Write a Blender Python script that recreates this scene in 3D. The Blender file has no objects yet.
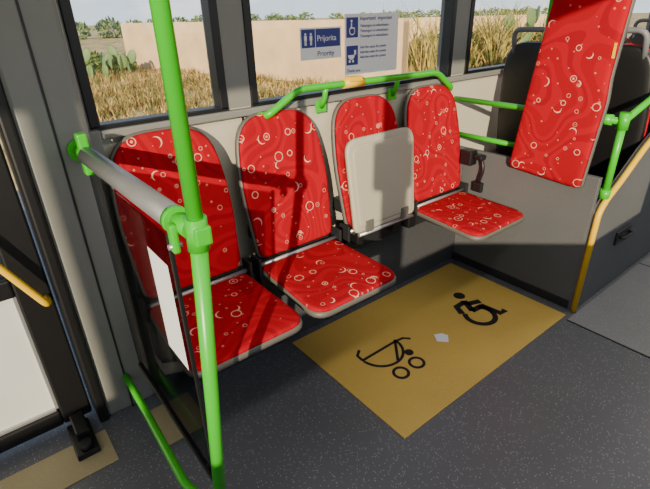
import bpy, bmesh, math, random
from mathutils import Vector, Matrix
random.seed(7)
D = bpy.data
scene = bpy.context.scene
COL = scene.collection

# ------------------------------------------------------------------ helpers
def lin(c):
    return tuple((v/255/12.92 if v/255 <= 0.04045 else ((v/255+0.055)/1.055)**2.4) for v in c)+(1,)

def new_mat(name):
    m = D.materials.new(name); m.use_nodes = True
    nt = m.node_tree
    b = nt.nodes['Principled BSDF']
    return m, nt, b

def N(nt, t, **kw):
    n = nt.nodes.new(t)
    for k, v in kw.items(): setattr(n, k, v)
    return n

def math_n(nt, op, a, b=None, c=None):
    n = N(nt, 'ShaderNodeMath', operation=op)
    for i, v in enumerate((a, b, c)):
        if v is None: continue
        if isinstance(v, (int, float)): n.inputs[i].default_value = v
        else: nt.links.new(v, n.inputs[i])
    return n.outputs[0]

def mix_c(nt, f, a, b):
    n = N(nt, 'ShaderNodeMix', data_type='RGBA')
    if isinstance(f, (int, float)): n.inputs[0].default_value = f
    else: nt.links.new(f, n.inputs[0])
    for i, v in ((6, a), (7, b)):
        if isinstance(v, tuple): n.inputs[i].default_value = v
        else: nt.links.new(v, n.inputs[i])
    return n.outputs[2]

def plain(name, rgb, rough=0.5, metal=0.0, var=0.12, scale=12, bump=0.0, bscale=200):
    m, nt, b = new_mat(name)
    tc = N(nt, 'ShaderNodeTexCoord')
    nz = N(nt, 'ShaderNodeTexNoise'); nz.inputs['Scale'].default_value = scale
    nz.inputs['Detail'].default_value = 4
    nt.links.new(tc.outputs['Object'], nz.inputs['Vector'])
    c = lin(rgb)
    lo = tuple(x*(1-var) for x in c[:3])+(1,)
    hi = tuple(min(1, x*(1+var)) for x in c[:3])+(1,)
    nt.links.new(mix_c(nt, nz.outputs['Fac'], lo, hi), b.inputs['Base Color'])
    b.inputs['Roughness'].default_value = rough
    b.inputs['Metallic'].default_value = metal
    if bump:
        n2 = N(nt, 'ShaderNodeTexNoise'); n2.inputs['Scale'].default_value = bscale
        nt.links.new(tc.outputs['Object'], n2.inputs['Vector'])
        bp = N(nt, 'ShaderNodeBump'); bp.inputs['Strength'].default_value = bump
        bp.inputs['Distance'].default_value = 0.002
        nt.links.new(n2.outputs['Fac'], bp.inputs['Height'])
        nt.links.new(bp.outputs[0], b.inputs['Normal'])
    return m

def glass_mat(name, tint, gloss=0.06):
    m, nt, b = new_mat(name)
    nt.nodes.remove(b)
    out = nt.nodes['Material Output']
    tr = N(nt, 'ShaderNodeBsdfTransparent'); tr.inputs[0].default_value = tint
    gl = N(nt, 'ShaderNodeBsdfGlossy'); gl.inputs['Roughness'].default_value = 0.02
    mx = N(nt, 'ShaderNodeMixShader'); mx.inputs[0].default_value = gloss
    nt.links.new(tr.outputs[0], mx.inputs[1]); nt.links.new(gl.outputs[0], mx.inputs[2])
    nt.links.new(mx.outputs[0], out.inputs['Surface'])
    return m

def speckled(name, rgb, dot, vscale=220, thr=0.25, keep=0.6, rough=0.55, var=0.15):
    m, nt, b = new_mat(name)
    tc = N(nt, 'ShaderNodeTexCoord')
    nz = N(nt, 'ShaderNodeTexNoise'); nz.inputs['Scale'].default_value = 3; nz.inputs['Detail'].default_value = 6
    nt.links.new(tc.outputs['Object'], nz.inputs['Vector'])
    c = lin(rgb)
    base = mix_c(nt, nz.outputs['Fac'], tuple(x*(1-var) for x in c[:3])+(1,), tuple(x*(1+var) for x in c[:3])+(1,))
    vo = N(nt, 'ShaderNodeTexVoronoi'); vo.inputs['Scale'].default_value = vscale
    nt.links.new(tc.outputs['Object'], vo.inputs['Vector'])
    sep = N(nt, 'ShaderNodeSeparateColor'); nt.links.new(vo.outputs['Color'], sep.inputs[0])
    a = math_n(nt, 'LESS_THAN', vo.outputs['Distance'], thr)
    k = math_n(nt, 'GREATER_THAN', sep.outputs[0], keep)
    f = math_n(nt, 'MULTIPLY', a, k)
    nt.links.new(mix_c(nt, f, base, lin(dot)), b.inputs['Base Color'])
    b.inputs['Roughness'].default_value = rough
    bp = N(nt, 'ShaderNodeBump'); bp.inputs['Strength'].default_value = 0.15; bp.inputs['Distance'].default_value = 0.001
    nt.links.new(vo.outputs['Distance'], bp.inputs['Height']); nt.links.new(bp.outputs[0], b.inputs['Normal'])
    return m

def fabric():
    m, nt, b = new_mat('red_patterned_fabric')
    uv = N(nt, 'ShaderNodeUVMap'); uv.uv_map = 'UVMap'
    V = uv.outputs[0]
    nz = N(nt, 'ShaderNodeTexNoise'); nz.inputs['Scale'].default_value = 3.0; nz.inputs['Detail'].default_value = 0.5
    nt.links.new(V, nz.inputs['Vector'])
    w = math_n(nt, 'SINE', math_n(nt, 'MULTIPLY', nz.outputs['Fac'], 50.0))
    w2 = math_n(nt, 'GREATER_THAN', w, 0.86)
    base0 = mix_c(nt, math_n(nt, 'GREATER_THAN', w, -0.3), lin((152, 3, 22)), lin((164, 4, 26)))
    base = mix_c(nt, math_n(nt, 'MULTIPLY', w2, 0.4), base0, lin((112, 2, 18)))
    def layer(scale, off, rmin, rvar, wid, keep, mode):
        mp = N(nt, 'ShaderNodeMapping'); mp.inputs['Location'].default_value = (off, off*0.7, 0)
        nt.links.new(V, mp.inputs['Vector'])
        vo = N(nt, 'ShaderNodeTexVoronoi', voronoi_dimensions='2D'); vo.inputs['Scale'].default_value = scale
        vo.inputs['Randomness'].default_value = 0.8
        nt.links.new(mp.outputs[0], vo.inputs['Vector'])
        s = N(nt, 'ShaderNodeSeparateColor'); nt.links.new(vo.outputs['Color'], s.inputs[0])
        r = math_n(nt, 'MULTIPLY_ADD', s.outputs[0], rvar, rmin)
        d = vo.outputs['Distance']
        if mode == 'dot':
            mask = math_n(nt, 'LESS_THAN', d, r)
        elif mode == 'ring':
            mask = math_n(nt, 'LESS_THAN', math_n(nt, 'ABSOLUTE', math_n(nt, 'SUBTRACT', d, r)), wid)
            dot = math_n(nt, 'MULTIPLY', math_n(nt, 'LESS_THAN', d, 0.045), math_n(nt, 'GREATER_THAN', s.outputs[2], 0.65))
            mask = math_n(nt, 'MAXIMUM', mask, dot)
        else:   # crescent: disc minus an offset disc
            sub = N(nt, 'ShaderNodeVectorMath', operation='SUBTRACT')
            nt.links.new(mp.outputs[0], sub.inputs[0]); nt.links.new(vo.outputs['Position'], sub.inputs[1])
            ang = math_n(nt, 'MULTIPLY', s.outputs[2], 6.28)
            cx = math_n(nt, 'MULTIPLY', math_n(nt, 'COSINE', ang), wid/scale)
            cy = math_n(nt, 'MULTIPLY', math_n(nt, 'SINE', ang), wid/scale)
            cb = N(nt, 'ShaderNodeCombineXYZ'); nt.links.new(cx, cb.inputs[0]); nt.links.new(cy, cb.inputs[1])
            s2 = N(nt, 'ShaderNodeVectorMath', operation='SUBTRACT'); nt.links.new(sub.outputs[0], s2.inputs[0]); nt.links.new(cb.outputs[0], s2.inputs[1])
            ln = N(nt, 'ShaderNodeVectorMath', operation='LENGTH'); nt.links.new(s2.outputs[0], ln.inputs[0])
            far = math_n(nt, 'GREATER_THAN', math_n(nt, 'MULTIPLY', ln.outputs['Value'], scale), r)
            mask = math_n(nt, 'MULTIPLY', math_n(nt, 'LESS_THAN', d, r), far)
        return math_n(nt, 'MULTIPLY', mask, math_n(nt, 'GREATER_THAN', s.outputs[1], keep))
    m1 = layer(9, 0.37, 0.08, 0.11, 0.018, 0.62, 'ring')
    m2 = layer(28, 1.9, 0.05, 0.09, None, 0.78, 'dot')
    m3 = layer(9, 3.1, 0.12, 0.08, 0.055, 0.62, 'cres')
    m4 = layer(17, 5.3, 0.08, 0.08, 0.026, 0.78, 'ring')
    f = math_n(nt, 'MAXIMUM', math_n(nt, 'MAXIMUM', math_n(nt, 'MULTIPLY', m1, 0.8), math_n(nt, 'MULTIPLY', m2, 0.4)), math_n(nt, 'MAXIMUM', m3, math_n(nt, 'MULTIPLY', m4, 0.55)))
    f = math_n(nt, 'MULTIPLY', f, 0.75)
    nt.links.new(mix_c(nt, f, base, lin((236, 186, 160))), b.inputs['Base Color'])
    b.inputs['Roughness'].default_value = 0.85
    b.inputs['Specular IOR Level'].default_value = 0.15
    n2 = N(nt, 'ShaderNodeTexNoise'); n2.inputs['Scale'].default_value = 500
    nt.links.new(V, n2.inputs['Vector'])
    bp = N(nt, 'ShaderNodeBump'); bp.inputs['Strength'].default_value = 0.3; bp.inputs['Distance'].default_value = 0.001
    nt.links.new(n2.outputs['Fac'], bp.inputs['Height']); nt.links.new(bp.outputs[0], b.inputs['Normal'])
    return m

M = dict(
    fabric=fabric(),
    green=plain('green_powder_coat', (56, 176, 26), 0.32, 0, 0.03),
    shell=plain('grey_seat_plastic', (92, 90, 86), 0.5),
    shell_light=plain('light_seat_plastic', (166, 162, 144), 0.5, 0, 0.04),
    dark=plain('dark_plastic', (32, 33, 36), 0.5),
    black=plain('black_rubber', (16, 16, 18), 0.45),
    steel=plain('brushed_steel', (185, 185, 188), 0.35, 0.7),
    railgrey=plain('grey_padded_sleeve', (124, 126, 128), 0.4, 0.3),
    wall_up=plain('wall_panel_beige', (186, 180, 162), 0.55, 0, 0.04),
    pillar=plain('wall_panel_grey', (120, 121, 116), 0.5, 0, 0.05),
    wall_low=speckled('wall_carpet_grey', (54, 56, 60), (80, 84, 90), 300, 0.3, 0.5, 0.9),
    partition=speckled('partition_grey', (84, 86, 88), (98, 100, 102), 260, 0.3, 0.5, 0.6),
    floor=speckled('floor_vinyl_dark', (88, 89, 93), (170, 172, 176), 130, 0.22, 0.55, 0.4),
    floor2=speckled('floor_vinyl_light', (124, 124, 124), (176, 177, 178), 130, 0.22, 0.6, 0.42),
    mat=speckled('yellow_bay_vinyl', (198, 164, 78), (214, 188, 112), 200, 0.25, 0.5, 0.6),
    tan=speckled('tan_threshold_vinyl', (158, 144, 108), (176, 164, 134), 200, 0.25, 0.5, 0.6),
    yellow=plain('yellow_edging', (224, 180, 20), 0.45),
    white=plain('white_sign', (226, 230, 234), 0.5, 0, 0.02),
    blue=plain('blue_print', (36, 52, 130), 0.5, 0, 0.02),
    decal=plain('black_decal', (14, 14, 14), 0.7, 0, 0.02),
    ceiling=plain('ceiling_panel', (205, 205, 200), 0.6, 0, 0.03),
    glass=glass_mat('window_glass', (0.96, 0.97, 0.96, 1), 0.03),
    tint=glass_mat('tinted_glass', (0.56, 0.56, 0.57, 1), 0.06),
    frosted=plain('frosted_door_pane', (200, 203, 200), 0.35, 0, 0.16, 3),
    strap=plain('grey_strap', (110, 112, 116), 0.5),
)

def link(ob, parent=None):
    COL.objects.link(ob)
    if parent: ob.parent = parent
    return ob

def empty(name, loc=(0, 0, 0)):
    e = D.objects.new(name, None); e.location = (0, 0, 0); e.empty_display_size = 0.1
    COL.objects.link(e); return e

def from_bm(bm, name, mat, parent=None, smooth=False):
    me = D.meshes.new(name); bm.normal_update(); bm.to_mesh(me); bm.free()
    me.materials.append(mat)
    if smooth:
        for p in me.polygons: p.use_smooth = True
    return link(D.objects.new(name, me), parent)

def box(name, lo, hi, mat, parent=None, bev=0.0, seg=2):
    bm = bmesh.new(); bmesh.ops.create_cube(bm, size=1)
    c = [(a+b)/2 for a, b in zip(lo, hi)]; s = [abs(b-a) for a, b in zip(lo, hi)]
    for v in bm.verts: v.co = Vector((v.co.x*s[0]+c[0], v.co.y*s[1]+c[1], v.co.z*s[2]+c[2]))
    if bev: bmesh.ops.bevel(bm, geom=bm.edges[:], offset=bev, segments=seg, profile=0.5, affect='EDGES')
    return from_bm(bm, name, mat, parent)

def boxes(name, lst, mat, parent=None, bev=0.0):
    bm = bmesh.new()
    for lo, hi in lst:
        r = bmesh.ops.create_cube(bm, size=1)
        c = [(a+b)/2 for a, b in zip(lo, hi)]; s = [abs(b-a) for a, b in zip(lo, hi)]
        for v in r['verts']: v.co = Vector((v.co.x*s[0]+c[0], v.co.y*s[1]+c[1], v.co.z*s[2]+c[2]))
        if bev:
            es = list({e for v in r['verts'] for e in v.link_edges})
            bmesh.ops.bevel(bm, geom=es, offset=bev, segments=2, profile=0.5, affect='EDGES')
    return from_bm(bm, name, mat, parent)

def prism(name, pts, axis, lo, hi, mat, parent=None, bev=0):
    """pts 2D: axis 'y' -> (x,z); 'x' -> (y,z); 'z' -> (x,y)"""
    bm = bmesh.new()
    def P(p, h):
        return {'y': (p[0], h, p[1]), 'x': (h, p[0], p[1]), 'z': (p[0], p[1], h)}[axis]
    a = [bm.verts.new(P(p, lo)) for p in pts]; b = [bm.verts.new(P(p, hi)) for p in pts]
    bm.faces.new(a); bm.faces.new(b[::-1]); n = len(pts)
    for i in range(n): bm.faces.new((a[i], b[i], b[(i+1) % n], a[(i+1) % n]))
    bmesh.ops.recalc_face_normals(bm, faces=bm.faces[:])
    if bev: bmesh.ops.bevel(bm, geom=bm.edges[:], offset=bev, segments=2, profile=0.5, affect='EDGES')
    return from_bm(bm, name, mat, parent)

def round_path(pts, r, n=6):
    pts = [Vector(p) for p in pts]; out = [pts[0]]
    for i in range(1, len(pts)-1):
        a, b, c = pts[i-1], pts[i], pts[i+1]
        d1 = (a-b); d2 = (c-b); rr = min(r, d1.length*0.49, d2.length*0.49)
        p, q = b+d1.normalized()*rr, b+d2.normalized()*rr
        for k in range(n+1):
            t = k/n; out.append(p*(1-t)**2+b*2*t*(1-t)+q*t*t)
    out.append(pts[-1]); return out

def tube(name, pts, r, mat, parent=None, bend=0.05, seg=16, caps=True):
    P = round_path(pts, bend) if len(pts) > 2 else [Vector(p) for p in pts]
    bm = bmesh.new(); rings = []
    up = None
    for i, p in enumerate(P):
        t = (P[min(i+1, len(P)-1)]-P[max(i-1, 0)]).normalized()
        if up is None:
            up = Vector((0, 0, 1)) if abs(t.z) < 0.9 else Vector((1, 0, 0))
        u = (up-t*up.dot(t)).normalized(); w = t.cross(u); up = u
        rings.append([bm.verts.new(p+(u*math.cos(2*math.pi*k/seg)+w*math.sin(2*math.pi*k/seg))*r) for k in range(seg)])
    for a, b in zip(rings, rings[1:]):
        for k in range(seg): bm.faces.new((a[k], a[(k+1) % seg], b[(k+1) % seg], b[k]))
    if caps:
        bm.faces.new(rings[0][::-1]); bm.faces.new(rings[-1])
    bmesh.ops.recalc_face_normals(bm, faces=bm.faces[:])
    ob = from_bm(bm, name, mat, parent)
    for p in ob.data.polygons: p.use_smooth = len(p.vertices) == 4
    return ob

def outline(corners, n=7):
    """corners: (x,y,r)"""
    out = []; m = len(corners)
    for i in range(m):
        a = Vector(corners[i-1][:2]); b = Vector(corners[i][:2]); c = Vector(corners[(i+1) % m][:2]); r = corners[i][2]
        d1 = a-b; d2 = c-b; rr = min(r, d1.length*0.5, d2.length*0.5)
        p, q = b+d1.normalized()*rr, b+d2.normalized()*rr
        for k in range(n+1):
            t = k/n; v = p*(1-t)**2+b*2*t*(1-t)+q*t*t
            if not out or (v-out[-1]).length > 1e-5: out.append(v)
    return out

def pad(name, corners, org, U, V, Nn, thick, mat, parent, dome=0.012, concave=0.0, uvoff=(0, 0), base=0.0):
    """soft pad: outline in (u,v); grows along N"""
    U, V, Nn, org = Vector(U).normalized(), Vector(V).normalized(), Vector(Nn).normalized(), Vector(org)
    o = outline(corners); cen = sum(o, Vector((0, 0)))/len(o)
    bm = bmesh.new(); uvl = bm.loops.layers.uv.new('UVMap'); info = {}
    def mk(p, h):
        hh = h + concave*(p.x*p.x)
        v = bm.verts.new(org+U*p.x+V*p.y+Nn*hh); info[v] = (p.x+uvoff[0], p.y+uvoff[1]); return v
    rings = []
    rings.append([mk(p, base) for p in o])
    for s, h in ((1.0, thick*0.55), (0.985, thick*0.85), (0.95, thick), (0.85, thick+dome*0.4), (0.65, thick+dome*0.8), (0.4, thick+dome), (0.15, thick+dome)):
        rings.append([mk(cen+(p-cen)*s, base+h) for p in o])
    n = len(o)
    for a, b in zip(rings, rings[1:]):
        for k in range(n): bm.faces.new((a[k], a[(k+1) % n], b[(k+1) % n], b[k]))
    bm.faces.new(rings[-1]); bm.faces.new(rings[0][::-1])
    for f in bm.faces:
        for l in f.loops: l[uvl].uv = info[l.vert]
    bmesh.ops.recalc_face_normals(bm, faces=bm.faces[:])
    return from_bm(bm, name, mat, parent, smooth=True)

# ------------------------------------------------------------------ camera
Xc = Vector((0.7825, -0.2927, 0.5496)).normalized()
Zc = -Vector((0.025, 0.893, 0.449)).normalized()
Xc = (Xc-Zc*Xc.dot(Zc)).normalized()
Yc = Zc.cross(Xc)
right = Vector((Xc.x, Yc.x, Zc.x)); down = Vector((Xc.y, Yc.y, Zc.y)); fwd = Vector((Xc.z, Yc.z, Zc.z))
cd = D.cameras.new('camera'); cam = D.objects.new('camera', cd); COL.objects.link(cam)
cam.matrix_world = Matrix(((right.x, -down.x, -fwd.x, 0), (right.y, -down.y, -fwd.y, 0), (right.z, -down.z, -fwd.z, 1.47), (0, 0, 0, 1)))
cd.sensor_width = 36; cd.lens = 460/650*36; cd.clip_start = 0.02; cd.clip_end = 500
scene.camera = cam

# ------------------------------------------------------------------ shell
YW = 1.74      # inner face of window wall
X0, X1 = -3.6, 7.0
YR = -0.75
box('floor', (X0, YR, -0.12), (X1, 1.80, 0.0), M['floor'])
prism('floor_inlay', [(2.20, YR+0.02), (X1-0.02, YR+0.02), (X1-0.02, 0.78), (2.20, 0.78)], 'z', 0.0005, 0.003, M['floor2'])
box('trim_1', (2.192, YR+0.02, 0.0005), (2.20, 0.78, 0.0035), M['dark'])
box('trim_4', (3.12, YR+0.02, 0.003), (3.128, 0.78, 0.0045), M['dark'])
box('ceiling', (X0, YR-0.1, 2.3), (X1, 1.9, 2.36), M['ceiling'])
WZ0, WZ1 = 1.135, 1.95
wins = [(0.37, 0.85), (1.0, 2.26), (2.43, 3.75), (3.9, 5.2), (5.35, 6.8)]
# window wall
wl = empty('wall_left')
boxes('sill_panel', [((0.37, YW, 0.40), (X1, YW+0.08, WZ0))], M['wall_up'], wl)
boxes('top_panel', [((0.33, YW, WZ1), (X1, YW+0.08, 2.3))], M['wall_up'], wl)
edges = [(0.33, wins[0][0])]+[(wins[i][1], wins[i+1][0]) for i in range(4)]+[(6.8, X1)]
boxes('pillars', [((a, YW-0.005, WZ0), (b, YW+0.08, WZ1)) for a, b in edges], M['pillar'], wl)
prism('lower_panel', [(1.60, 0), (1.60, 0.36), (1.64, 0.42), (1.82, 0.42), (1.82, 0)], 'x', 0.37, X1, M['wall_low'], wl)
boxes('sill_ledge', [((0.37, YW-0.03, WZ0-0.035), (X1, YW+0.02, WZ0-0.005))], M['pillar'], wl, 0.006)
boxes('panel_joint', [((0.93, YW-0.004, 0.42), (0.938, YW+0.001, WZ0-0.04)), ((2.0, YW-0.004, 0.42), (2.008, YW+0.001, WZ0-0.04))], M['dark'], wl)
# door pillar
dp = empty('door_pillar')
boxes('column', [((0.13, 1.655, 0.0), (0.33, YW+0.08, 2.3))], M['pillar'], dp, 0.015)
boxes('column_groove', [((0.225, 1.652, 0.0), (0.232, 1.66, 2.3))], M['dark'], dp)
boxes('rubber_edge', [((0.095, 1.64, 0.0), (0.13, YW+0.08, 2.3))], M['black'], dp, 0.008)
boxes('side_panel', [((0.33, 1.70, 0.0), (0.37, YW+0.08, WZ0))], M['pillar'], dp, 0.005)
for i, (a, b) in enumerate(wins):
    w = empty('window_%d' % (i+1)); t = 0.022
    boxes('gasket', [((a-t, YW-0.012, WZ0-t), (b+t, YW+0.05, WZ0+0.012)), ((a-t, YW-0.012, WZ1-0.012), (b+t, YW+0.05, WZ1+t)),
                     ((a-t, YW-0.012, WZ0), (a+0.012, YW+0.05, WZ1)), ((b-0.012, YW-0.012, WZ0), (b+t, YW+0.05, WZ1))], M['black'], w, 0.004)
    box('pane', (a, YW+0.03, WZ0), (b, YW+0.035, WZ1), M['glass'], w)
# opposite wall with openings
wr = empty('wall_right')
boxes('lower_panel', [((X0, YR-0.08, 0), (X1, YR, 0.98))], M['wall_up'], wr)
boxes('top_panel', [((X0, YR-0.08, 2.15), (X1, YR, 2.3))], M['wall_up'], wr)
rp = [-3.55, -2.20, -0.66, 1.4, 3.0, 4.9, 6.9]
boxes('pillars', [((x-0.04, YR-0.08, 0.98), (x+0.04, YR, 2.15)) for x in rp], M['pillar'], wr)
for i in range(len(rp)-1):
    box('window_%d' % (i+6), (rp[i]+0.04, YR-0.05, 0.98), (rp[i+1]-0.04, YR-0.045, 2.15), M['glass'])
wb = box('wall_rear', (X1, YR-0.08, 0), (X1+0.06, 1.82, 2.3), M['wall_up'])
wf = empty('wall_front')
boxes('panel', [((X0-0.06, YR-0.08, 0), (X0, 1.82, 0.8)), ((X0-0.06, YR-0.08, 2.0), (X0, 1.82, 2.3))], M['wall_up'], wf)

# ------------------------------------------------------------------ door
def door_leaf(name, a, b):
    d = empty(name)
    boxes('stiles', [((b-0.105, 1.70, 0.03), (b, 1.76, 2.1)), ((a, 1.70, 0.03), (a+0.06, 1.76, 2.1)),
                     ((a+0.06, 1.70, 0.03), (b-0.105, 1.76, 0.10)), ((a+0.06, 1.70, 0.63), (b-0.105, 1.76, 0.70)),
                     ((a+0.06, 1.70, 2.02), (b-0.105, 1.76, 2.1))], M['black'], d, 0.008)
    boxes('glazing_bead', [((a+0.06, 1.712, 0.10), (a+0.07, 1.722, 0.63)), ((b-0.115, 1.712, 0.10), (b-0.105, 1.722, 0.63)), ((a+0.06, 1.712, 0.10), (b-0.105, 1.722, 0.11))], M['steel'], d)
    box('lower_pane', (a+0.06, 1.725, 0.10), (b-0.105, 1.735, 0.63), M['frosted'], d)
    box('upper_pane', (a+0.06, 1.725, 0.70), (b-0.105, 1.735, 2.02), M['tint'], d)
    return d
d1 = door_leaf('door_1', -0.60, 0.085)
tube('door_handle', [(0.065, 1.69, 0.60), (0.06, 1.63, 0.60), (-0.13, 1.63, 0.98), (-0.32, 1.63, 1.36), (-0.32, 1.70, 1.36)], 0.012, M['yellow'], d1, 0.03)
door_leaf('door_2', -1.30, -0.615)
wds = empty('wall_door_side')
boxes('panel', [((X0, YW, 0), (-1.31, YW+0.08, 2.1))], M['wall_up'], wds)
boxes('header', [((X0, YW, 2.11), (0.12, YW+0.08, 2.3))], M['wall_up'], wds)
fh = empty('door_pivot')
boxes('pivot_arm', [((-0.02, 1.50, 0.0), (0.06, 1.69, 0.028)), ((0.0, 1.56, 0.028), (0.05, 1.68, 0.08))], M['black'], fh, 0.006)
tube('pivot_pin', [(0.02, 1.53, 0.02), (0.02, 1.53, 0.055)], 0.022, M['black'], fh)
prism('trim_2', [(-1.3, 1.42), (0.10, 1.42), (0.10, 1.60), (-1.3, 1.60)], 'z', 0.0005, 0.004, M['tan'])
prism('trim_3', [(0.27, 1.36), (0.44, 1.36), (0.44, 1.58), (0.27, 1.58)], 'z', 0.0005, 0.004, M['tan'])

# ------------------------------------------------------------------ green pole, clamp and padded rail, screen
gp = empty('grab_pole')
tube('pole_upper', [(0.305, 0.80, 1.09), (0.305, 0.80, 2.3)], 0.0158, M['green'], gp)
tube('pole_lower', [(0.305, 0.80, 1.09), (0.272, 0.916, 0.0)], 0.0175, M['green'], gp)
tube('clamp_sleeve', [(0.304, 0.803, 1.055), (0.305, 0.80, 1.125)], 0.022, M['green'], gp)
tube('floor_flange', [(0.272, 0.916, 0.0), (0.272, 0.916, 0.015)], 0.045, M['green'], gp)
rl = empty('padded_handrail')
tube('sleeve', [(0.30, 0.90, 1.09), (0.285, 1.55, 1.095)], 0.028, M['railgrey'], rl, seg=24)
tube('end_collar_1', [(0.3025, 0.825, 1.09), (0.30, 0.905, 1.09)], 0.020, M['green'], rl)
tube('collar_ring', [(0.300, 0.885, 1.09), (0.2995, 0.905, 1.09)], 0.031, M['green'], rl)
tube('end_collar_2', [(0.285, 1.55, 1.095), (0.284, 1.652, 1.095)], 0.020, M['green'], rl)
tube('wall_flange', [(0.284, 1.635, 1.095), (0.284, 1.655, 1.095)], 0.036, M['green'], rl)
boxes('clamp_bracket', [((0.268, 0.848, 1.035), (0.284, 0.872, 1.10)), ((0.27, 1.56, 1.03), (0.30, 1.60, 1.16)), ((0.290, 0.775, 1.07), (0.325, 0.79, 1.11))], M['green'], rl, 0.005)
tube('clamp_bolts', [(0.262, 0.86, 1.05), (0.29, 0.86, 1.05)], 0.006, M['steel'], rl)
sc = empty('glass_screen')
box('pane', (0.284, 0.93, 0.24), (0.290, 1.60, 1.04), M['tint'], sc)
boxes('edge_strip', [((0.282, 0.922, 0.22), (0.292, 0.932, 1.05)), ((0.279, 0.93, 0.222), (0.295, 1.60, 0.242))], M['black'], sc, 0.002)
box('white_rect', (0.2835, 0.965, 0.64), (0.2838, 1.10, 0.955), M['white'], sc)  # plain white rectangle on the pane, nothing printed on it
tube('low_rail', [(0.232, 1.66, 0.165), (0.232, 1.50, 0.165), (0.222, 1.03, 0.17), (0.25, 0.93, 0.17)], 0.014, M['green'], sc, 0.03)

# ------------------------------------------------------------------ seats
BACK = [(-0.198, 0, 0.04), (0.198, 0, 0.04), (0.220, 0.34, 0.25), (0.178, 0.60, 0.15), (-0.178, 0.60, 0.15), (-0.220, 0.34, 0.25)]
BACKS = [(x*1.035, y*1.025-0.006, r) for x, y, r in BACK]
CUSH = [(-0.208, 0, 0.03), (0.208, 0, 0.03), (0.224, 0.43, 0.075), (-0.224, 0.43, 0.075)]
CUSHS = [(x*1.025, y*1.018-0.002, r) for x, y, r in CUSH]
def fold_seat(xc, folded, k):
    s = empty('folding_seat')
    bv = Vector((0, 0.115, 0.58)).normalized(); bn = Vector((0, -0.58, 0.115)).normalized()
    org = Vector((xc, 1.585, 0.515))
    uo = (k*0.73, k*0.41)
    pad('back_shell', BACKS, org-bn*0.018, (1, 0, 0), bv, bn, 0.020, M['shell'], s, dome=0.0, concave=0.25)
    pad('back_cushion', BACK, org, (1, 0, 0), bv, bn, 0.020, M['fabric'], s, dome=0.004, concave=0.25, uvoff=uo)
    tube('hinge_bar', [(xc-0.215, 1.560, 0.497), (xc+0.215, 1.560, 0.497)], 0.009, M['steel'], s)
    boxes('hinge_cheeks', [((xc-0.232, 1.53, 0.45), (xc-0.218, 1.60, 0.54)), ((xc+0.218, 1.53, 0.45), (xc+0.232, 1.60, 0.54))], M['dark'], s, 0.004)
    boxes('wall_mount', [((xc-0.20, 1.59, 0.36), (xc+0.20, 1.64, 0.50)), ((xc-0.16, 1.63, 0.55), (xc-0.12, 1.74, 0.62)), ((xc+0.12, 1.63, 0.55), (xc+0.16, 1.74, 0.62))], M['dark'], s, 0.006)
    if not folded:
        cv = Vector((0, -0.42, -0.018)).normalized(); cn = Vector((0, -0.018, 0.42)).normalized()
        o = Vector((xc, 1.565, 0.478))
        pad('seat_shell', CUSHS, o-cn*0.020, (1, 0, 0), cv, cn, 0.024, M['shell'], s, dome=0.0)
        pad('seat_cushion', CUSH, o, (1, 0, 0), cv, cn, 0.016, M['fabric'], s, dome=0.006, uvoff=(uo[0]+3, uo[1]+1))
        boxes('under_arms', [((xc-0.17, 1.25, 0.418), (xc-0.14, 1.60, 0.448)), ((xc+0.14, 1.25, 0.418), (xc+0.17, 1.60, 0.448))], M['dark'], s, 0.004)
    else:
        cv = Vector((0, 0.055, 0.45)).normalized(); cn = Vector((0, 0.45, -0.055)).normalized()
        o = Vector((xc, 1.515, 0.505))
        C = [(x*0.99, y*1.04, r) for x, y, r in CUSHS]
        pad('seat_cushion', [(x*0.97, y, r) for x, y, r in CUSH], o, (1, 0, 0), cv, cn, 0.03, M['fabric'], s, dome=0.0, uvoff=uo)
        pad('seat_shell', C, o+cn*0.004, (1, 0, 0), cv, -cn, 0.022, M['shell_light'], s, dome=0.0)
        C2 = [(x*0.88, y*0.87+0.028, r*0.8) for x, y, r in C]
        pad('under_plate', C2, o-cn*0.017, (1, 0, 0), cv, -cn, 0.007, M['shell_light'], s, dome=0.0)
        boxes('under_hinges', [((xc-0.15, 1.488, 0.50), (xc-0.10, 1.500, 0.56)), ((xc+0.10, 1.488, 0.50), (xc+0.15, 1.500, 0.56))], M['shell'], s, 0.003)
        tube('pivot_rod', [(xc-0.19, 1.50, 0.495), (xc+0.19, 1.50, 0.495)], 0.010, M['steel'], s)
        boxes('latch', [((xc+0.17, 1.50, 0.42), (xc+0.23, 1.57, 0.49)), ((xc-0.2, 1.50, 0.44), (xc-0.16, 1.56, 0.49)), ((xc+0.05, 1.50, 0.44), (xc+0.11, 1.57, 0.48))], M['black'], s, 0.005)
    return s
for k, xc in enumerate((0.565, 1.06, 1.565, 2.055)):
    fold_seat(xc, k == 2, k)

# rail above seats
gr = empty('seat_grab_rail')
tube('rail', [(1.0, 1.725, 1.08), (1.02, 1.67, 1.10), (1.17, 1.665, 1.185), (2.08, 1.665, 1.175), (2.22, 1.67, 1.08), (2.25, 1.725, 1.06)], 0.0155, M['green'], gr, 0.05)
for i, x in enumerate((1.32, 1.78)):
    tube('stay_%d' % (i+1), [(x, 1.665, 1.182), (x, 1.675, 1.13), (x, 1.705, 1.09)], 0.012, M['green'], gr, 0.02)
    boxes('stay_plate_%d' % (i+1), [((x-0.03, 1.70, 1.065), (x+0.03, 1.71, 1.12))], M['green'], gr, 0.003)
tube('flange_1', [(1.0, 1.70, 1.08), (1.0, 1.71, 1.08)], 0.03, M['green'], gr)
tube('flange_2', [(2.25, 1.72, 1.06), (2.25, 1.74, 1.06)], 0.03, M['green'], gr)
tube('stop_button_sleeve', [(1.42, 1.665, 1.183), (1.54, 1.665, 1.181)], 0.021, M['yellow'], gr)
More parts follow.
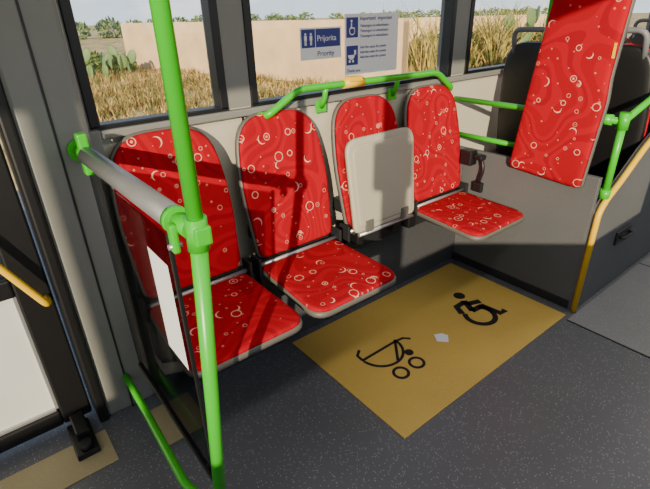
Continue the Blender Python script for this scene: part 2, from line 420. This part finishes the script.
boxes('stop_button', [((1.44, 1.64, 1.188), (1.52, 1.68, 1.21))], M['yellow'], gr, 0.004)

# ------------------------------------------------------------------ window signs
def text(body, loc, size, mat, parent, name='lettering'):
    cu = D.curves.new(name, 'FONT'); cu.body = body; cu.size = size; cu.extrude = 0.0004
    ob = D.objects.new(name, cu); COL.objects.link(ob)
    ob.rotation_euler = (math.pi/2, 0, 0); ob.location = loc
    bpy.context.view_layer.update()
    dg = bpy.context.evaluated_depsgraph_get()
    me = D.meshes.new_from_object(ob.evaluated_get(dg)); me.materials.clear(); me.materials.append(mat)
    o2 = D.objects.new(name, me); COL.objects.link(o2); o2.matrix_world = ob.matrix_world.copy()
    D.objects.remove(ob)
    o2.parent = parent
    return o2
YS = YW+0.026
def flat_y(name, polys, mat, parent, y):
    bm = bmesh.new()
    for po in polys:
        a = [bm.verts.new((x, y, z)) for x, z in po]; b = [bm.verts.new((x, y-0.0006, z)) for x, z in po]
        bm.faces.new(a); bm.faces.new(b[::-1]); n = len(po)
        for i in range(n): bm.faces.new((a[i], b[i], b[(i+1) % n], a[(i+1) % n]))
    bmesh.ops.recalc_face_normals(bm, faces=bm.faces[:])
    return from_bm(bm, name, mat, parent)
def circ(cx, cz, r, n=16): return [(cx+r*math.cos(2*math.pi*i/n), cz+r*math.sin(2*math.pi*i/n)) for i in range(n)]
def rect(x0, z0, x1, z1): return [(x0, z0), (x1, z0), (x1, z1), (x0, z1)]
def ringseg(cx, cz, r, w, a0, a1, n=12):
    o = []
    for i in range(n):
        t0 = math.radians(a0+(a1-a0)*i/n); t1 = math.radians(a0+(a1-a0)*(i+1)/n)
        o.append([(cx+(r-w)*math.cos(t0), cz+(r-w)*math.sin(t0)), (cx+r*math.cos(t0), cz+r*math.sin(t0)), (cx+r*math.cos(t1), cz+r*math.sin(t1)), (cx+(r-w)*math.cos(t1), cz+(r-w)*math.sin(t1))])
    return o
def icon_person(cx, z, s): return [circ(cx, z+0.9*s, 0.1*s), rect(cx-0.14*s, z+0.4*s, cx+0.14*s, z+0.78*s), rect(cx-0.1*s, z, cx-0.02*s, z+0.4*s), rect(cx+0.02*s, z, cx+0.1*s, z+0.4*s)]
def icon_chair(cx, z, s): return [circ(cx-0.08*s, z+0.9*s, 0.09*s), rect(cx-0.14*s, z+0.42*s, cx-0.03*s, z+0.78*s), rect(cx-0.03*s, z+0.42*s, cx+0.22*s, z+0.5*s), rect(cx+0.16*s, z+0.1*s, cx+0.24*s, z+0.42*s)]+ringseg(cx-0.02*s, z+0.28*s, 0.28*s, 0.07*s, 120, 380)
def icon_pram(cx, z, s): return ringseg(cx, z+0.5*s, 0.3*s, 0.29*s, 180, 360)+[rect(cx+0.25*s, z+0.5*s, cx+0.42*s, z+0.8*s), circ(cx-0.15*s, z+0.1*s, 0.09*s), circ(cx+0.15*s, z+0.1*s, 0.09*s)]
OX = 0.03
s1 = empty('priority_sign')
box('sheet', (1.235+OX, YS, 1.285), (1.465+OX, YS+0.003, 1.415), M['white'], s1)
flat_y('header', [rect(1.241+OX, 1.335, 1.315+OX, 1.409), rect(1.319+OX, 1.335, 1.459+OX, 1.409)], M['blue'], s1, YS)
flat_y('icons', icon_person(1.262+OX, 1.345, 0.05)+icon_person(1.292+OX, 1.345, 0.05), M['white'], s1, YS-0.0008)
text('Prijorita', (1.325+OX, YS-0.0015, 1.360), 0.034, M['white'], s1)
text('Priority', (1.325+OX, YS-0.001, 1.298), 0.032, M['blue'], s1)
s2 = empty('wheelchair_space_sign')
box('sheet', (1.49+OX, YS, 1.20), (1.84+OX, YS+0.003, 1.465), M['white'], s2)
flat_y('icon_fields', [rect(1.498+OX, 1.365, 1.570+OX, 1.45), rect(1.498+OX, 1.245, 1.570+OX, 1.33)], M['blue'], s2, YS)
flat_y('icons', icon_chair(1.534+OX, 1.375, 0.066)+icon_pram(1.528+OX, 1.255, 0.070), M['white'], s2, YS-0.0008)
text('Importanti  important', (1.580+OX, YS-0.001, 1.437), 0.024, M['blue'], s2)
for i in range(3):
    text('Passengers in wheelchairs', (1.585+OX, YS-0.001, 1.408-i*0.022), 0.018, M['blue'], s2, 'line_%d' % i)
    text('fold the seats for prams', (1.585+OX, YS-0.001, 1.315-i*0.022), 0.018, M['blue'], s2, 'row_%d' % i)
text('Thank you', (1.50+OX, YS-0.001, 1.213), 0.02, M['blue'], s2)

# ------------------------------------------------------------------ floor bay with symbols
MX0, MX1, MY0, MY1 = 0.985, 2.235, 0.805, 1.56
fb = empty('wheelchair_bay_marking')
prism('vinyl', [(MX0, MY0), (MX1, MY0), (MX1, MY1), (MX0, MY1)], 'z', 0.0005, 0.004, M['mat'], fb)
def strokes(name, parent, lines, w, mat, z=0.0055, discs=()):
    bm = bmesh.new()
    for ln in lines:
        pts = [Vector((a, b, z)) for a, b in ln]
        L = []; R = []
        closed = (pts[0]-pts[-1]).length < 1e-6
        for i, p in enumerate(pts):
            a = pts[i-1] if i > 0 else (pts[-2] if closed else p); c = pts[i+1] if i < len(pts)-1 else (pts[1] if closed else p)
            t = (c-a).normalized(); n = Vector((-t.y, t.x, 0))*w/2
            L.append(bm.verts.new(p+n)); R.append(bm.verts.new(p-n))
        for i in range(len(pts)-1): bm.faces.new((L[i], R[i], R[i+1], L[i+1]))
    for c, r in discs:
        bm.faces.new([bm.verts.new((c[0]+r*math.cos(t*math.pi/12), c[1]+r*math.sin(t*math.pi/12), z)) for t in range(24)])
    for f in bm.faces:
        f.normal_update()
        if f.normal.z < 0: f.normal_flip()
    ob = from_bm(bm, name, mat, parent)
    md = ob.modifiers.new('solid', 'SOLIDIFY'); md.thickness = 0.001
    return ob
def arc(c, r, a0, a1, n=28, ry=None):
    ry = ry or r
    return [(c[0]+r*math.cos(math.radians(a0+(a1-a0)*i/n)), c[1]+ry*math.sin(math.radians(a0+(a1-a0)*i/n))) for i in range(n+1)]
wc = (1.885, 1.095)
strokes('wheelchair_symbol', fb, [arc(wc, 0.078, 130, 400)], 0.028, M['decal'])
strokes('wheelchair_figure', fb, [[(1.935, 1.235), (1.890, 1.145)], [(1.885, 1.148), (1.975, 1.140)], [(1.97, 1.15), (1.985, 1.035), (2.03, 1.038)], [(1.928, 1.225), (1.855, 1.225), (1.825, 1.165)], [(1.92, 1.205), (2.0, 1.175)]], 0.036, M['decal'], discs=[((1.958, 1.284), 0.033)])
strokes('pram_symbol', fb, [arc((1.275, 1.235), 0.112, 180, 360)+[(1.163, 1.235)], [(1.163, 1.235), (1.165, 1.275), (1.20, 1.30)], [(1.382, 1.235), (1.43, 1.228), (1.455, 1.20)],
                            [(1.29, 1.13), (1.39, 1.245)], arc((1.24, 1.063), 0.034, 0, 360), arc((1.345, 1.063), 0.034, 0, 360)], 0.014, M['decal'],
        discs=[((1.372, 1.135), 0.022)])
pp = empty('paper_scrap')
prism('sheet', [(1.535, 1.10), (1.575, 1.060), (1.615, 1.095), (1.605, 1.125), (1.565, 1.145)], 'z', 0.0065, 0.008, M['white'], pp)

# ------------------------------------------------------------------ partition, podium
PX = 2.30
pt = empty('bay_partition')
boxes('front_panel', [((PX, 0.83, 0), (PX+0.03, 1.598, 0.74)), ((PX, 1.60, 0.425), (PX+0.03, 1.735, 0.74))], M['partition'], pt, 0.004)
side = [(PX, 0), (PX, 0.57), (PX+0.05, 0.625), (PX+0.17, 0.69), (PX+0.37, 0.82), (PX+0.62, 0.94), (PX+0.9, 0.98), (4.7, 0.98), (4.7, 0)]
prism('aisle_panel', side, 'y', 0.80, 0.83, M['partition'], pt)
tube('yellow_edge', [(PX-0.003, 0.798, 0.004)]+[(x-0.003, 0.798, z+0.003) for x, z in side[1:8]], 0.015, M['yellow'], pt, 0.03, 10)
boxes('skirting', [((PX-0.006, 0.83, 0.004), (PX, 1.59, 0.05))], M['dark'], pt)
boxes('recess_handle', [((2.62, 0.788, 0.29), (2.80, 0.80, 0.37))], M['dark'], pt, 0.005)
tube('pull', [(2.65, 0.79, 0.335), (2.65, 0.765, 0.335), (2.77, 0.765, 0.335), (2.77, 0.79, 0.335)], 0.008, M['black'], pt, 0.012)
po = box('seat_podium', (PX+0.035, 0.835, 0.0), (X1-0.01, 1.595, 0.24), M['wall_low'])

gf = empty('green_tube_frame')
tube('cross_bar', [(2.350, 1.735, 1.0), (2.350, 0.815, 1.0)], 0.0155, M['green'], gf)
tube('post', [(2.350, 0.812, 0.64), (2.350, 0.812, 1.03)], 0.0165, M['green'], gf)
tube('long_bar', [(2.350, 0.812, 1.0), (2.75, 0.815, 1.10), (3.4, 0.815, 1.10), (3.55, 0.815, 0.99)], 0.0155, M['green'], gf)
tube('low_bar', [(2.350, 1.735, 0.80), (2.350, 1.25, 0.80)], 0.014, M['green'], gf)
tube('post_2', [(2.350, 1.24, 0.745), (2.350, 1.24, 1.55)], 0.0155, M['green'], gf)
tube('clamp_1', [(2.350, 0.812, 0.965), (2.350, 0.812, 1.04)], 0.024, M['green'], gf)
tube('clamp_2', [(2.350, 0.86, 1.0), (2.350, 0.92, 1.0)], 0.024, M['green'], gf)
tube('clamp_3', [(2.350, 0.812, 0.635), (2.350, 0.812, 0.68)], 0.024, M['green'], gf)

wbk = empty('wheelchair_backrest')
WB = [(-0.19, 0, 0.03), (0.19, 0, 0.03), (0.185, 0.42, 0.1), (0.170, 0.50, 0.1), (0.155, 0.95, 0.05), (-0.155, 0.95, 0.05), (-0.175, 0.50, 0.1)]
wv = Vector((0.0, -0.075, 1)).normalized()
pad('board', [(x*1.03, y*1.01-0.004, r) for x, y, r in WB], (2.285, 1.085, 0.695), (0, -1, -0.075), wv, (-1, 0, 0), 0.02, M['shell'], wbk, dome=0)
pad('cushion', WB, (2.268, 1.085, 0.695), (0, -1, -0.075), wv, (-1, 0, 0), 0.028, M['fabric'], wbk, dome=0.004, uvoff=(7.3, 2.1))
boxes('mount', [((2.29, 1.0, 0.97), (2.332, 1.18, 1.03)), ((2.29, 1.0, 0.745), (2.332, 1.18, 0.77))], M['dark'], wbk, 0.004)
boxes('yellow_tag', [((2.236, 0.875, 1.27), (2.262, 0.883, 1.33))], M['yellow'], wbk)

sb = empty('wheelchair_restraint')
boxes('reel', [((2.235, 1.50, 0.66), (2.298, 1.58, 0.745)), ((2.25, 1.44, 0.70), (2.298, 1.50, 0.73))], M['black'], sb, 0.01)
tube('strap', [(2.27, 1.46, 0.72), (2.262, 1.43, 0.66), (2.265, 1.45, 0.58), (2.285, 1.47, 0.56)], 0.010, M['black'], sb, 0.03)
boxes('buckle', [((2.262, 1.43, 0.51), (2.288, 1.49, 0.57))], M['black'], sb, 0.006)

def coach_seat(x, yc):
    s = empty('passenger_seat'); zz = -0.20
    B = [(-0.2, 0, 0.04), (0.2, 0, 0.04), (0.205, 0.4, 0.2), (0.17, 0.70, 0.12), (-0.17, 0.70, 0.12), (-0.205, 0.4, 0.2)]
    v = Vector((-0.12, 0, 1)).normalized(); n = Vector((1, 0, 0.12)).normalized()
    o = Vector((x, yc, 0.80+zz))
    pad('back_shell', B, o, (0, 1, 0), v, -n, 0.03, M['black'], s, dome=0.01)
    pad('back_cushion', B, o, (0, 1, 0), v, n, 0.04, M['fabric'], s, dome=0.01, uvoff=(x, yc))
    C = [(-0.2, 0, 0.03), (0.2, 0, 0.03), (0.205, 0.42, 0.09), (-0.205, 0.42, 0.09)]
    pad('seat_cushion', C, o+Vector((0.02, 0, 0.03)), (0, 1, 0), (1, 0, 0), (0, 0, 1), 0.05, M['fabric'], s, uvoff=(x+1, yc))
    boxes('pedestal', [((x+0.05, yc-0.15, 0.24), (x+0.35, yc+0.15, 0.82+zz))], M['dark'], s, 0.02)
    tube('top_handle', [(x-0.09, yc-0.13, 1.42+zz), (x-0.13, yc-0.13, 1.56+zz), (x-0.13, yc+0.13, 1.56+zz), (x-0.09, yc+0.13, 1.42+zz)], 0.014, M['strap'], s, 0.05)
for x in (2.80, 3.65, 4.5):
    for y in (1.05, 1.48): coach_seat(x, y)

# added box on a pole behind the viewpoint, casting the viewer's shadow on a seat
caster = empty('shadow_caster')
tube('pole', [(-0.25, -0.30, 0), (-0.25, -0.30, 2.3)], 0.022, M['green'], caster)
boxes('shadow_box', [((-0.33, -0.42, 1.36), (-0.17, -0.28, 1.60))], M['dark'], caster, 0.015)

# added fill lights below the ceiling, out of view, to brighten the interior
for i, x in enumerate((-1.5, 1.5, 4.5)):
    l = D.lights.new('fill_light', 'AREA'); l.shape = 'RECTANGLE'; l.size = 2.4; l.size_y = 0.25; l.energy = 17; l.color = (1, 0.95, 0.88)
    o = D.objects.new('fill_light', l); o.location = (x, 0.3, 2.28); COL.objects.link(o)

# ------------------------------------------------------------------ outside
GZ = -0.38
def ramp_mat(name, a, b, scale, p0=0.38, p1=0.62, detail=5, rough=0.9):
    m, nt, bs = new_mat(name)
    tc = N(nt, 'ShaderNodeTexCoord'); nz = N(nt, 'ShaderNodeTexNoise'); nz.inputs['Scale'].default_value = scale; nz.inputs['Detail'].default_value = detail
    nt.links.new(tc.outputs['Object'], nz.inputs['Vector'])
    r = N(nt, 'ShaderNodeValToRGB'); r.color_ramp.elements[0].position = p0; r.color_ramp.elements[0].color = lin(a)
    r.color_ramp.elements[1].position = p1; r.color_ramp.elements[1].color = lin(b)
    nt.links.new(nz.outputs['Fac'], r.inputs[0]); nt.links.new(r.outputs[0], bs.inputs['Base Color']); bs.inputs['Roughness'].default_value = rough
    return m
box('ground', (-60, -60, GZ-0.2), (140, 200, GZ), ramp_mat('dry_ground', (126, 108, 58), (206, 174, 112), 1.4, detail=10))
prism('road', [(-60, -8), (140, -8), (140, 6.5), (-60, 6.5)], 'z', GZ+0.002, GZ+0.02, speckled('asphalt', (96, 96, 98), (130, 130, 130), 40, 0.3, 0.5, 0.9))
bwm = plain('limestone', (212, 180, 136), 0.9, 0, 0.35, 1.2, 0.5, 30)
bw = empty('boundary_wall')  # solid boundary wall of the field, built in runs with a coping
def fx(y): return 6.7+(22-y)*(2.7/13.4)
def wall_seg(name, a, b, h, th, parent):
    a = Vector(a); b = Vector(b); t = (b-a).normalized(); n = Vector((-t.y, t.x))*th/2
    prism(name, [tuple(a+n), tuple(b+n), tuple(b-n), tuple(a-n)], 'z', GZ-0.02, GZ+h, bwm, parent)
wall_seg('run', (6.7, 22), (9.4, 8.6), 1.62, 0.25, bw)
wall_seg('coping', (6.7, 22), (9.4, 8.6), 1.69, 0.30, bw)
wall_seg('far_run', (9.6, 30), (30, 12.5), 1.5, 0.25, bw)
wall_seg('field_run', (-2, 34), (6.0, 30), 0.9, 0.4, bw)
veg = empty('roadside_vegetation')
G_dry = ramp_mat('dry_grass_blades', (128, 98, 44), (220, 186, 116), 3)
G_brown = ramp_mat('brown_brush', (92, 76, 38), (160, 132, 74), 3)
G_olive = ramp_mat('olive_scrub', (70, 82, 34), (138, 132, 66), 3)
G_green = ramp_mat('green_leaves', (48, 74, 24), (122, 138, 58), 4)
G_reed = ramp_mat('reed_leaves', (84, 92, 34), (186, 162, 86), 4)
def blades(name, n, posf, h0, h1, w, mat, lean=0.35):
    vs = []; fs = []
    for i in range(n):
        x, y = posf(); h = random.uniform(h0, h1); a = random.uniform(0, math.pi); dx, dy = math.cos(a)*w/2, math.sin(a)*w/2
        lx, ly = random.gauss(0, lean*h*0.5), random.gauss(0, lean*h*0.5)
        k = len(vs)
        vs += [(x-dx, y-dy, GZ), (x+dx, y+dy, GZ), (x+lx*0.35+dx*0.7, y+ly*0.35+dy*0.7, GZ+h*0.6), (x+lx*0.35-dx*0.7, y+ly*0.35-dy*0.7, GZ+h*0.6), (x+lx, y+ly, GZ+h)]
        fs += [(k, k+1, k+2, k+3), (k+3, k+2, k+4)]
    me = D.meshes.new(name); me.from_pydata(vs, [], fs); me.materials.append(mat)
    return link(D.objects.new(name, me), veg)
cl_ = [(random.uniform(1.5, 8.7), random.uniform(9.5, 22)) for i in range(90)]
def clump():
    while True:
        c = random.choice(cl_); x, y = c[0]+random.gauss(0, 0.3), c[1]+random.gauss(0, 0.3)
        if y > 7.2 and x < fx(y)-0.4: return x, y
def low():
    while True:
        x, y = random.uniform(1.2, 9.4), random.uniform(7, 24)
        if x < fx(y)-0.4: return x, y
blades('dry_grass', 7000, low, 0.03, 0.12, 0.03, G_dry, 1.0)
blades('grass_clumps', 4500, clump, 0.08, 0.30, 0.022, G_dry, 0.9)
blades('brown_brush', 3000, clump, 0.08, 0.30, 0.03, G_brown, 1.0)
blades('olive_scrub', 3500, clump, 0.08, 0.28, 0.03, G_olive, 1.0)
rc = [(random.uniform(10.0, 15), random.uniform(7.6, 11)) for i in range(22)]
def reedc():
    c = random.choice(rc); return c[0]+random.gauss(0, 0.18), c[1]+random.gauss(0, 0.18)
blades('reeds', 1100, reedc, 0.6, 2.2, 0.05, G_reed, 0.7)
blades('reeds_dry', 700, reedc, 0.5, 1.7, 0.03, G_dry, 0.9)
def foliage(name, blobs, mat, leaf=0.12, dens=500):
    vs = []; fs = []
    for (cx, cy, cz, r) in blobs:
        for i in range(int(dens*r*r)+60):
            d = Vector((random.gauss(0, 1), random.gauss(0, 1), random.gauss(0, 1))).normalized()*r*random.uniform(0.6, 1.0)
            p = Vector((cx, cy, cz))+Vector((d.x, d.y, d.z*0.8)); p.z = max(p.z, GZ+0.02)
            a = Vector((random.gauss(0, 1), random.gauss(0, 1), random.gauss(0, 1))).normalized()*leaf
            b = a.orthogonal().normalized()*leaf*0.5; k = len(vs)
            vs += [tuple(p-a), tuple(p+b), tuple(p+a), tuple(p-b)]; fs.append((k, k+1, k+2, k+3))
    me = D.meshes.new(name); me.from_pydata(vs, [], fs); me.materials.append(mat)
    return link(D.objects.new(name, me), veg)
foliage('green_shrub', [(3.8+random.uniform(0, 2.0), 19+random.uniform(0, 4), GZ+0.2, random.uniform(0.4, 0.7)) for i in range(9)], G_green)
foliage('low_shrubs', [(random.uniform(10.5, 18), random.uniform(8.5, 12), GZ+random.uniform(0.3, 0.9), random.uniform(0.4, 0.8)) for i in range(20)], G_green, 0.10, 500)
foliage('distant_hedge', [(x, 60+random.uniform(-3, 3), GZ+0.8, random.uniform(1.0, 1.8)) for x in range(4, 120, 3)], G_green, 0.35, 60)
cm = plain('cactus_green', (98, 124, 70), 0.6, 0, 0.2, 6)
for i in range(54):
    if i < 40: x, y, z = random.uniform(13, 17), random.uniform(7.0, 8.2), GZ+random.uniform(0.2, 1.7)
    else: x, y, z = random.uniform(4.0, 5.6), random.uniform(17.5, 18.5), GZ+random.uniform(0.2, 0.9)
    bm = bmesh.new(); bmesh.ops.create_uvsphere(bm, u_segments=12, v_segments=8, radius=0.20)
    mt = Matrix.Translation((x, y, z)) @ Matrix.Rotation(random.uniform(0, 3.1), 4, 'Z') @ Matrix.Rotation(random.uniform(-0.5, 0.5), 4, 'Y') @ Matrix.Diagonal((0.8, 0.16, 1.2, 1))
    bm.transform(mt); from_bm(bm, 'cactus_pad_%d' % i, cm, veg, True)

# ------------------------------------------------------------------ lights
sun = D.lights.new('sun', 'SUN'); sun.energy = 9.0; sun.angle = math.radians(0.6); sun.color = (1.0, 0.82, 0.60)
so = D.objects.new('sun', sun); COL.objects.link(so); so.location = (-5, -5, 6)
so.rotation_euler = Vector((1.0, 1.0, -0.37)).to_track_quat('-Z', 'Y').to_euler()

w = D.worlds.new('sky'); scene.world = w; w.use_nodes = True; nt = w.node_tree
bg = nt.nodes['Background']
tc = N(nt, 'ShaderNodeTexCoord'); sp = N(nt, 'ShaderNodeSeparateXYZ'); nt.links.new(tc.outputs['Generated'], sp.inputs[0])
rp_ = N(nt, 'ShaderNodeValToRGB'); e = rp_.color_ramp.elements
e[0].position = 0.0; e[0].color = lin((205, 218, 230)); e[1].position = 0.45; e[1].color = lin((124, 162, 206))
nt.links.new(sp.outputs[2], rp_.inputs[0])
mp = N(nt, 'ShaderNodeMapping'); mp.inputs['Scale'].default_value = (1, 1, 3.5); nt.links.new(tc.outputs['Generated'], mp.inputs[0])
cl = N(nt, 'ShaderNodeTexNoise'); cl.inputs['Scale'].default_value = 4; cl.inputs['Detail'].default_value = 7; nt.links.new(mp.outputs[0], cl.inputs['Vector'])
cr = N(nt, 'ShaderNodeValToRGB'); cr.color_ramp.elements[0].position = 0.48; cr.color_ramp.elements[1].position = 0.66
nt.links.new(cl.outputs['Fac'], cr.inputs[0])
nt.links.new(mix_c(nt, cr.outputs[0], rp_.outputs[0], (0.95, 0.93, 0.9, 1)), bg.inputs['Color'])
bg.inputs['Strength'].default_value = 1.9
print('OBJECTS', len(D.objects))
